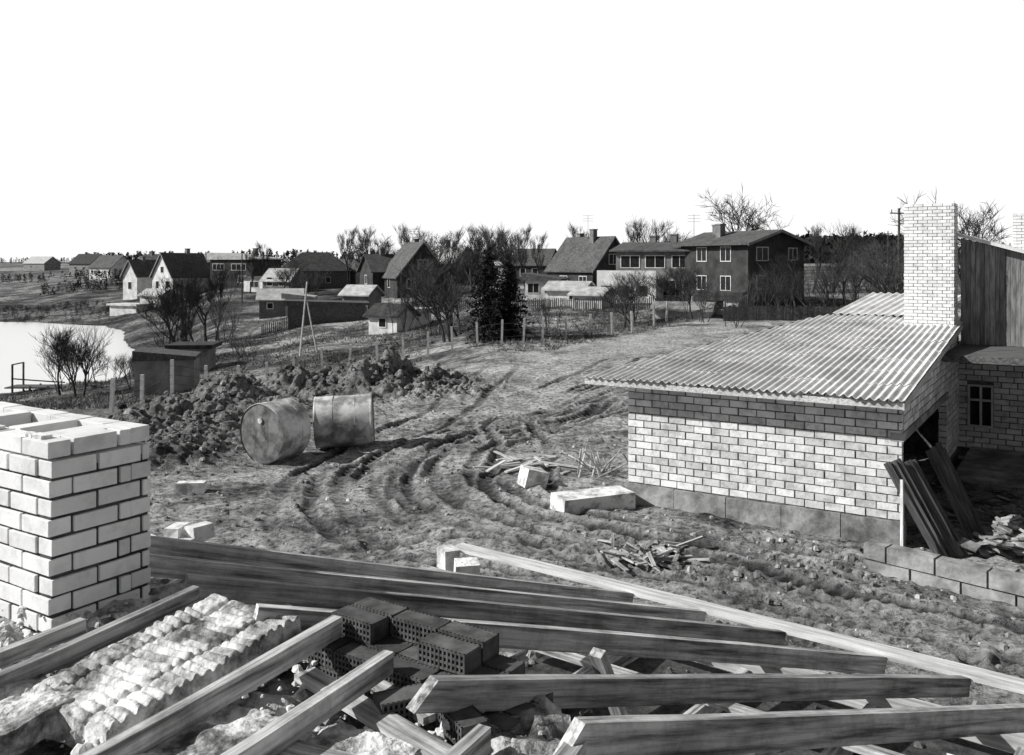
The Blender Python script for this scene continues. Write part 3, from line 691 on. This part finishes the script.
house("distant_long_building",-45,180,-20,13,7,3.4,'gable',2.0,'lconcrete','rooflight','x',[('f',-4,2,1,1),('f',0,2,1,1),('f',4,2,1,1)])
house("distant_house",-64,150,-30,7,7,3.4,'gable',2.6,'bgrey','rooflight','x',W2,[(0,0,7)])
house("distant_house",-12,150,-25,8,7,3.0,'gable',2.4,'grey','rooflight','x',W2,[(0,0,6.4)])
house("distant_house",24,145,-20,6,7,3.0,'gable',2.4,'dgrey','roofmid','x',W2)
house("gabled_house",78,103,38,6.2,7.5,3.0,'gable',3.5,'dgrey','roofmid','y',[('f',-1.5,1.7,.9,1.2),('f',1.5,1.7,.9,1.2),('f',0,4.1,1.3,1.1),('l',-2.2,1.6,1.2,1.2),('l',1,1.6,1.2,1.2)],[(-.4,-1,7.4),(.3,2,7.0)])
house("house_veranda",34,96,-15,3.6,4,2.0,'mono',.5,'white','roofmid','x',[('f',-.9,1.2,1.2,1.0),('f',.9,1.2,1.2,1.0)])
house("white_garden_shed",58,84,-25,3.6,3,1.5,'gable',.6,'white','rooflight','x',[('f',.8,.9,.6,.6)])
house("white_garden_shed",82,80,-30,2.8,3,1.1,'gable',.5,'white','rooflight','x')
b_=[('f',-1.7,4.2,1.3,1.1),('f',1.9,4.2,1.0,1.0),('f',1.7,1.8,1.2,1.1),('f',-1.7,1.8,1.3,1.1),
    ('l',-1.6,4.2,1.2,1.2),('l',1.4,4.2,1.2,1.2),('l',-1.6,1.7,1.2,1.2),('l',1.4,1.7,1.2,1.2)]
house("two_storey_house",229,80,30,6.6,8.4,5.1,'gable',1.0,'dgrey','roofmid','y',b_,[(-1.5,1,6.8),(-.6,2.4,6.8)],ov=.6)
_,T,lb=house("two_storey_house",152,86,-26,7.2,7,4.7,'gable',.7,'bgrey','roofmid','x',[('f',-2.2,3.7,1.8,1.1),('f',.2,3.7,1.8,1.1),('f',2.5,3.7,1.4,1.1),('f',1.8,1.3,2.0,1.4)],[(1,0,6.2),(-1.2,.5,6.1)],ov=.5)
e=empty("white_balcony_block",T(-2.2,-5,0)); g=G(); lb(g,-4.6,1.0,-5.9,-3.52,-1,2.2); g.obj("walls",'white',e)
g=G(); lb(g,-4.6,1.0,-5.9,-5.8,2.2,2.9); lb(g,-4.6,-4.5,-5.79,-3.55,2.2,2.9); g.obj("parapet",'white',e)
g=G()
for x in (-3.7,-2.0,-.3): lb(g,x-.5,x+.5,-5.93,-5.89,.6,1.5)
lb(g,-4.62,-4.59,-5.2,-4.2,-.6,1.5)
g.obj("window_panes",'glass',e)
house("white_annex",205,70,-20,3.6,3,1.4,'flat',0,'white','roofmid','x',[('f',0,.7,1.4,.7)])
house("garden_greenhouse",172,68,-20,4.0,2.2,.5,'gable',.4,'white','grey')
# lakeside sheds
house("boat_shed",-344,54,12,3.3,2.6,2.0,'mono',.35,'grey','roofmid','x',(),ov=.1)
house("boat_shed",-345,64,5,3.0,2.4,1.5,'flat',0,'wooddark','roofmid')
house("boat_shed",-318,62,5,2.4,2.2,1.7,'flat',0,'grey','roofdark')
E=empty("wooden_jetty",(-33,62,-3)); g=G()
for x in (-34.2,-33,-31.8,-30.6,-29.4):
    for y in (61.6,63): g.tube((x,y,-4.5),(x,y,-1.9 if x<-33.5 else -2.5),.07,.07,6)
g.box((-31.6,62.3,-2.62),(6.2,1.6,.08)); g.beam((-34.2,61.6,-1.95),(-30.6,61.6,-2.2),.06,.08); g.beam((-34.2,61.6,-1.0),(-34.2,63,-1.0),.06,.08)
g.tube((-34.2,61.6,-2.2),(-34.2,61.6,-1.0),.07,.07,6); g.tube((-34.2,63,-2.2),(-34.2,63,-1.0),.07,.07,6)
g.obj("timber",'wooddark',E)
# fences
E=empty("wire_fence",site(0,51)); g=G(); w=G(); last=None
for b,D in [(-400,35),(-370,37),(-340,40),(-306,43),(-274,45),(-245,50),(-218,53),(-190,54),(-162,54),(-135,54),(-109,54),(-84,54),(-60,54),(-35,54),(-10,54),(12,55),(31,56),(54,57),(78,58),(100,59),(120,60),(142,63),(155,66),(180,68)]:
    p=site(b,D); h=1.55; g.box(p+Vector((0,0,h/2-.1)),(.13,.13,h),Matrix.Rotation(random.uniform(-.06,.06),3,'Y'))
    q=[p+Vector((0,0,z)) for z in (.4,.8,1.2)]
    if last:
        for a,c in zip(last,q): w.tube(a,c,.012,.012,3)
    last=q
g.obj("posts",'post',E); w.obj("wires",'pole',E)
E=empty("board_fence",site(300,66)); g=G()
for i in range(150):
    b=212+i*1.35; D=64-.01*i; x=b/900*D; z=float(base(np.array([x]),np.array([D]))[0]); h=random.uniform(1.0,1.2); g.box((x,D,z+h/2),(.09,.03,h))
g.obj("pickets",'wooddark',E)
E=empty("garden_fence",site(-50,78)); g=G()
for i in range(260):
    b=-250+i*1.9; D=80+6*math.sin(i*.02); x=b/900*D; z=float(base(np.array([x]),np.array([D]))[0]); h=random.uniform(.85,1.05); g.box((x,D,z+h/2),(.09,.03,h))
g.obj("pickets",'wooddark',E)
def pole(name,b,dist,h,r=.11,arm=True,lean=0):
    p=site(b,dist); g=G(); t=p+Vector((lean,0,h)); g.tube(p-Vector((0,0,.3)),t,r,r*.7,8,True)
    if arm: g.beam(t+Vector((-.6,0,-.3)),t+Vector((.6,0,-.3)),.08,.08); [g.tube(t+Vector((x,0,-.3)),t+Vector((x,0,-.08)),.035,.03,6,True) for x in(-.5,.5)]
    g.obj(name,'pole'); return t
pole("utility_pole",387,62,7.8); pole("utility_pole",376,120,7)
p=site(-205,62); g=G(); g.tube(p-Vector((.5,0,.2)),p+Vector((0,0,5.0)),.08,.06,6,True); g.tube(p+Vector((.75,0,-.2)),p+Vector((.0,0,3.6)),.07,.06,6,True); g.obj("braced_pole",'post')
pole("utility_pole",-330,95,6,arm=False); pole("utility_pole",-270,120,6.5,arm=False)
for b,D,z in((76,103,9.2),(182,84,8.0),(-98,112,8.4)):
    p=site(b,D); g=G(); g.tube(p+Vector((0,0,4)),p+Vector((0,0,z)),.03,.02,4); [g.tube(p+Vector((-.6,0,z-q)),p+Vector((.6,0,z-q)),.015,.015,3) for q in(.1,.4,.7)]; g.obj("tv_antenna",'pole')

# ---------------------------------------------------------------- foreground roof under construction
d1=Vector((.8,-.6,0))
RF=empty("roof_frame",(0,5,3)); g=G()
Fp=Vector((-.56,8.8,3.2)); Fq=Fp+d1*11
def fas(b):
    k=b/900; t=(k*Fp.y-Fp.x)/(.8+.6*k); return Fp+d1*t
pairs=[((-2.13,5.2,4.42),120,.05,.10),((-2.07,5.0,4.38),192,.05,.11),((-1.70,4.72,4.36),272,.05,.12),((-1.2,4.25,4.38),372,.055,.12),((-.36,3.42,4.42),455,.06,.12),((.18,3.14,4.40),560,.06,.14),((1.0,2.5,4.40),760,.06,.15)]
for i,(p,b,w,h) in enumerate(pairs):
    g.beam(p,fas(b),w,h,cut=.08 if i>3 else 0)
g.obj("rafters",'wood',RF)
g=G(); g.beam(Fp+Vector((.03,.04,.03)),Fq+Vector((.03,.04,.03)),.13,.05); g.beam(Fp+Vector((-.25,-.18,-.13)),Fq+Vector((-.25,-.18,-.13)),.12,.12)
g.obj("wall_plate",'woodn',RF)
g=G()
for t in (2.2,3.1,4.0,4.9,5.8,6.7,7.6):
    c=Fp+d1*t; g.beam((c.x-.2,c.y-.3,3.0),(c.x-2.7,c.y-3.3,3.0),.06,.14)
for s in (1.0,2.0,3.0):
    a=Fp+Vector((-.6*s,-.8*s,0))+d1*1.5; bq=a+d1*8; g.beam((a.x,a.y,3.03),(bq.x,bq.y,3.03),.1,.03)
g.obj("ceiling_joists",'wood',RF)
g=G()
for i in range(18):
    c=Fp+d1*random.uniform(3,9)+Vector((-.6,-.8,0))*random.uniform(.6,3.6); a=random.uniform(-1,1); L_=random.uniform(.4,1.4)
    g.box((c.x,c.y,3.05+random.uniform(0,.12)),(L_,random.uniform(.06,.13),.03),rz(math.degrees(a))@Matrix.Rotation(random.uniform(-.1,.1),3,'Y'))
g.obj("loose_offcuts",'woodn',RF)
g=G()
for t in (3.2,5.0,6.6):
    c=Fp+d1*t+Vector((-.6,-.8,0))*2.0; g.beam((c.x,c.y,2.9),(c.x-.3,c.y-.35,3.85),.06,.08,up=Vector((.8,-.6,0)))
g.obj("struts",'wood',RF)
BB=empty("house_under_construction",(0,2,0)); g=G()
def prism(g,poly,z0,z1):
    n=len(poly); g.add([(x,y,z0) for x,y in poly]+[(x,y,z1) for x,y in poly],[tuple(range(n))[::-1],tuple(range(n,2*n))]+[(i,(i+1)%n,n+(i+1)%n,n+i) for i in range(n)])
prism(g,[(-2.0,5.2),(-4.5,-1.5),(9,-6),(9.2,1.3),(.55,7.75)],-.3,2.85); g.obj("lower_walls",'dmortar',BB)
g=G()
for i in range(900):
    c=Fp+d1*random.uniform(1.5,9)+Vector((-.6,-.8,0))*random.uniform(.3,3.8); clod(g,(c.x,c.y,2.86),.01+.05*random.random()**3)
g.obj("attic_rubble",'dclod',BB)
def deck():
    nx_,ny_=190,170; xs=np.linspace(-5,1.6,nx_); ys=np.linspace(-1,7.6,ny_); X,Y=np.meshgrid(xs,ys)
    s=(X+2.05)*.6+(Y-5.3)*.8
    z=4.11+fbm(X/.35,Y/.35,5,4)*.16+np.abs(fbm(X/.12,Y/.12,9,2))*.07
    g=G(); g.v=[tuple(v) for v in np.stack([X.ravel(),Y.ravel(),z.ravel()],1)]
    I=np.arange(nx_*ny_).reshape(ny_,nx_); edge=s+fbm(X/.5,Y/.5,2,3)*.12
    for j in range(ny_-1):
        for i in range(nx_-1):
            if edge[j,i]<0.02: g.f.append((int(I[j,i]),int(I[j,i+1]),int(I[j+1,i+1]),int(I[j+1,i])))
    g.obj("attic_deck",'rubble',BB,True)
deck()
g=G(); prism(g,[(-5,7.45),(-2.1,5.2),(1.0,2.88),(1.6,-1),(-5,-1)],2.86,3.98); g.obj("deck_body",'mortar',BB)
g=G()
for p,q,w,h in [((-.80,4.12,4.38),(-1.75,2.4,4.36),.05,.09),((-.52,3.80,4.36),(-1.30,2.4,4.34),.05,.09),((-1.60,4.56,4.36),(-2.45,2.9,4.34),.045,.08),((-2.05,4.3,4.3),(-2.85,2.85,4.3),.05,.07),((-.10,3.3,4.3),(-.62,2.4,4.28),.05,.09),((.25,3.22,4.32),(-.05,2.6,4.3),.07,.09)]:
    g.beam(p,q,w,h)
g.obj("deck_boards",'wood',BB)
g=G()
for p,q,w,h in [((-1.2,4.6,4.24),(-.3,3.55,4.22),.12,.03),((-1.0,3.3,4.26),(-.2,3.0,4.24),.14,.03),((-.9,3.9,4.23),(-.2,3.2,4.23),.10,.03),((-2.9,3.5,4.26),(-1.9,3.0,4.26),.14,.03)]:
    g.beam(p,q,w,h)
g.obj("deck_planks",'wood',BB)
def slab(name,c,L_,W,th,rot,tilt,ridges,m,seed):
    nx_,ny_=90,190; g=G(); R=Matrix.Rotation(math.radians(rot),3,'Z')@Matrix.Rotation(math.radians(tilt),3,'X')
    xs=np.linspace(-L_/2,L_/2,nx_); ys=np.linspace(-W/2,W/2,ny_); X,Y=np.meshgrid(xs,ys)
    Z=fbm(X/.12+seed,Y/.12,seed,5)*.03
    if ridges:
        Z=Z*.6+.009*np.tanh(2.2*np.sin(Y*2*math.pi/.055+fbm(X/.3,Y/.3,seed+9,2)*.6))*np.clip(1.2+fbm(X/.14,Y/.14,seed+5,3)*2.6,0,1)
        Z=Z-.02*np.exp(-((np.mod(X+.01,.3)-.15)/.012)**2)
    ex=fbm(Y/.1,X*0,seed+3,3)*.04; ey=fbm(X/.1,Y*0,seed+4,3)*.04
    X=X*(1+ex/(L_/2)*.8); Y=Y*(1+ey/(W/2)*.8)
    ii=np.zeros_like(Z); ii[0,:]=1;ii[-1,:]=1;ii[:,0]=1;ii[:,-1]=1; Z=Z-ii*th
    g.v=[tuple(Vector(c)+R@Vector((float(a),float(b),float(z)))) for a,b,z in zip(X.ravel(),Y.ravel(),Z.ravel())]
    I=np.arange(nx_*ny_).reshape(ny_,nx_)
    for j in range(ny_-1):
        for i in range(nx_-1): g.f.append((int(I[j,i]),int(I[j,i+1]),int(I[j+1,i+1]),int(I[j+1,i])))
    g.obj(name,m,BB,True)
slab("ridged_slab",(-1.50,3.92,4.30),.58,1.05,.12,-28,3,True,'slab',3)
slab("insulation_slab",(-1.12,3.15,4.28),.46,.7,.1,-28,-2,False,'slab',6)
slab("insulation_slab",(-2.05,3.35,4.28),.45,.8,.1,-24,0,False,'slab',9)
slab("insulation_slab",(-.62,3.12,4.24),.42,.55,.1,-28,0,False,'slab',12)
g=G()
for i in range(2200):
    x=random.uniform(-2.7,.4); y=random.uniform(2.7,4.9)
    if (x+2.05)*.6+(y-5.3)*.8<-.12: clod(g,(x,y,4.17+random.uniform(-.02,.05)),.004+.035*random.random()**3.5)
g.obj("mortar_crumbs",'slab',BB)
def hollow(g,d,c,rot):
    R=rz(rot); L_,W,Hh=.25,.12,.088; c=Vector(c)
    def bx(x0,x1,y0,y1,z0,z1): g.box(c+R@Vector(((x0+x1)/2,(y0+y1)/2,(z0+z1)/2)),(x1-x0,y1-y0,z1-z0),R)
    d.box(c+Vector((0,0,Hh/2)),(L_-.02,W-.02,Hh-.02),R)  # solid dark core behind the lattice stands in for shaded holes
    n=11
    for s in(0,1):
        y0,y1=(-W/2,-W/2+.010) if s==0 else (W/2-.010,W/2)
        for i in range(n+1): x=-L_/2+(L_-.009)*i/n; bx(x,x+.009,y0,y1,0,Hh)
        for k in range(4): z=(Hh-.010)*k/3; bx(-L_/2,L_/2,y0+.001,y1-.001,z,z+.010)
    bx(-L_/2,L_/2,-W/2+.010,W/2-.010,Hh-.010,Hh); bx(-L_/2,L_/2,-W/2+.010,W/2-.010,0,.010)
    bx(-L_/2,-L_/2+.010,-W/2+.010,W/2-.010,.010,Hh-.010); bx(L_/2-.010,L_/2,-W/2+.010,W/2-.010,.010,Hh-.010)
E=empty("hollow_brick_stack",(-.5,4,4.2)); g=G(); d=G()
o0=Vector((-.82,4.40,0)); e1=Vector((.82,-.57,0)).normalized(); e2=Vector((-.57,-.82,0)).normalized()
for lay,(nl,na) in enumerate([(5,3),(4,3),(3,2)]):
    for i in range(nl):
        for j in range(na):
            if lay==2 and random.random()<.3: continue
            c=o0+e1*(.262*i+lay*.12+random.uniform(-.01,.01))+e2*(.128*j+random.uniform(-.01,.01)); c.z=4.10+lay*.0905+random.uniform(0,.0015)
            hollow(g,d,c,-34.8+random.uniform(-3,3))
hollow(g,d,(-.42,3.62,4.18),25); hollow(g,d,(-.2,3.5,4.17),-60)
g.obj("bricks",'redbrick',E); d.obj("hole_shade_cores",'dark',E)
g=G(); roughbox(g,(-.42,8.35,3.12),(.22,.22,.2),rz(10)); roughbox(g,(-.62,8.75,3.12),(.16,.2,.2),rz(30)); g.obj("concrete_offcut",'lconcrete')

# ---------------------------------------------------------------- light, sky, camera
S=Vector((-1.75,-.16,1.2)).normalized(); el=math.asin(S.z); az=math.atan2(S.x,S.y)
w=bpy.data.worlds.new("World"); scene.world=w; w.use_nodes=True; nt=w.node_tree; N=nt.nodes; L=nt.links
bg=N["Background"]; sky=N.new("ShaderNodeTexSky"); sky.sky_type='NISHITA'; sky.sun_disc=False; sky.sun_elevation=el; sky.sun_rotation=az; sky.dust_density=3
bw=N.new("ShaderNodeRGBToBW"); L.new(sky.outputs[0],bw.inputs[0])
tc=N.new("ShaderNodeTexCoord"); sx=N.new("ShaderNodeSeparateXYZ"); L.new(tc.outputs["Generated"],sx.inputs[0])
cr=N.new("ShaderNodeValToRGB"); e=cr.color_ramp.elements; e[0].position=0.33; e[0].color=(1,1,1,1); e[1].position=.5; e[1].color=(.12,.12,.12,1)
L.new(sx.outputs["Z"],cr.inputs[0])
mr=N.new("ShaderNodeMapRange"); mr.inputs["From Min"].default_value=-.5; mr.inputs["From Max"].default_value=.35; mr.inputs["To Min"].default_value=2.2; mr.inputs["To Max"].default_value=10.3
L.new(sx.outputs["Y"],mr.inputs["Value"])
m1=N.new("ShaderNodeMath"); m1.operation='MULTIPLY'; L.new(cr.outputs[0],m1.inputs[0]); L.new(mr.outputs[0],m1.inputs[1])
m2=N.new("ShaderNodeMath"); m2.operation='MULTIPLY'; L.new(bw.outputs[0],m2.inputs[0]); m2.inputs[1].default_value=.4
mu=N.new("ShaderNodeMath"); mu.operation='MAXIMUM'; L.new(m1.outputs[0],mu.inputs[0]); L.new(m2.outputs[0],mu.inputs[1])
L.new(mu.outputs[0],bg.inputs["Color"]); bg.inputs["Strength"].default_value=.1
l=bpy.data.lights.new("sun",'SUN'); l.energy=5; l.angle=math.radians(.5); l.color=(1,.995,.985)
o=bpy.data.objects.new("sun",l); o.rotation_euler=S.to_track_quat('Z','Y').to_euler(); scene.collection.objects.link(o)
c=bpy.data.cameras.new("camera"); c.sensor_width=36; c.lens=36*900/1024; c.shift_y=-115.5/1024; c.clip_end=9000; c.clip_start=.05
co=bpy.data.objects.new("camera",c); co.location=(0,0,H); co.rotation_euler=(math.radians(90),0,0); scene.collection.objects.link(co); scene.camera=co
scene.view_settings.view_transform='Standard'; scene.view_settings.look='None'; scene.view_settings.exposure=0
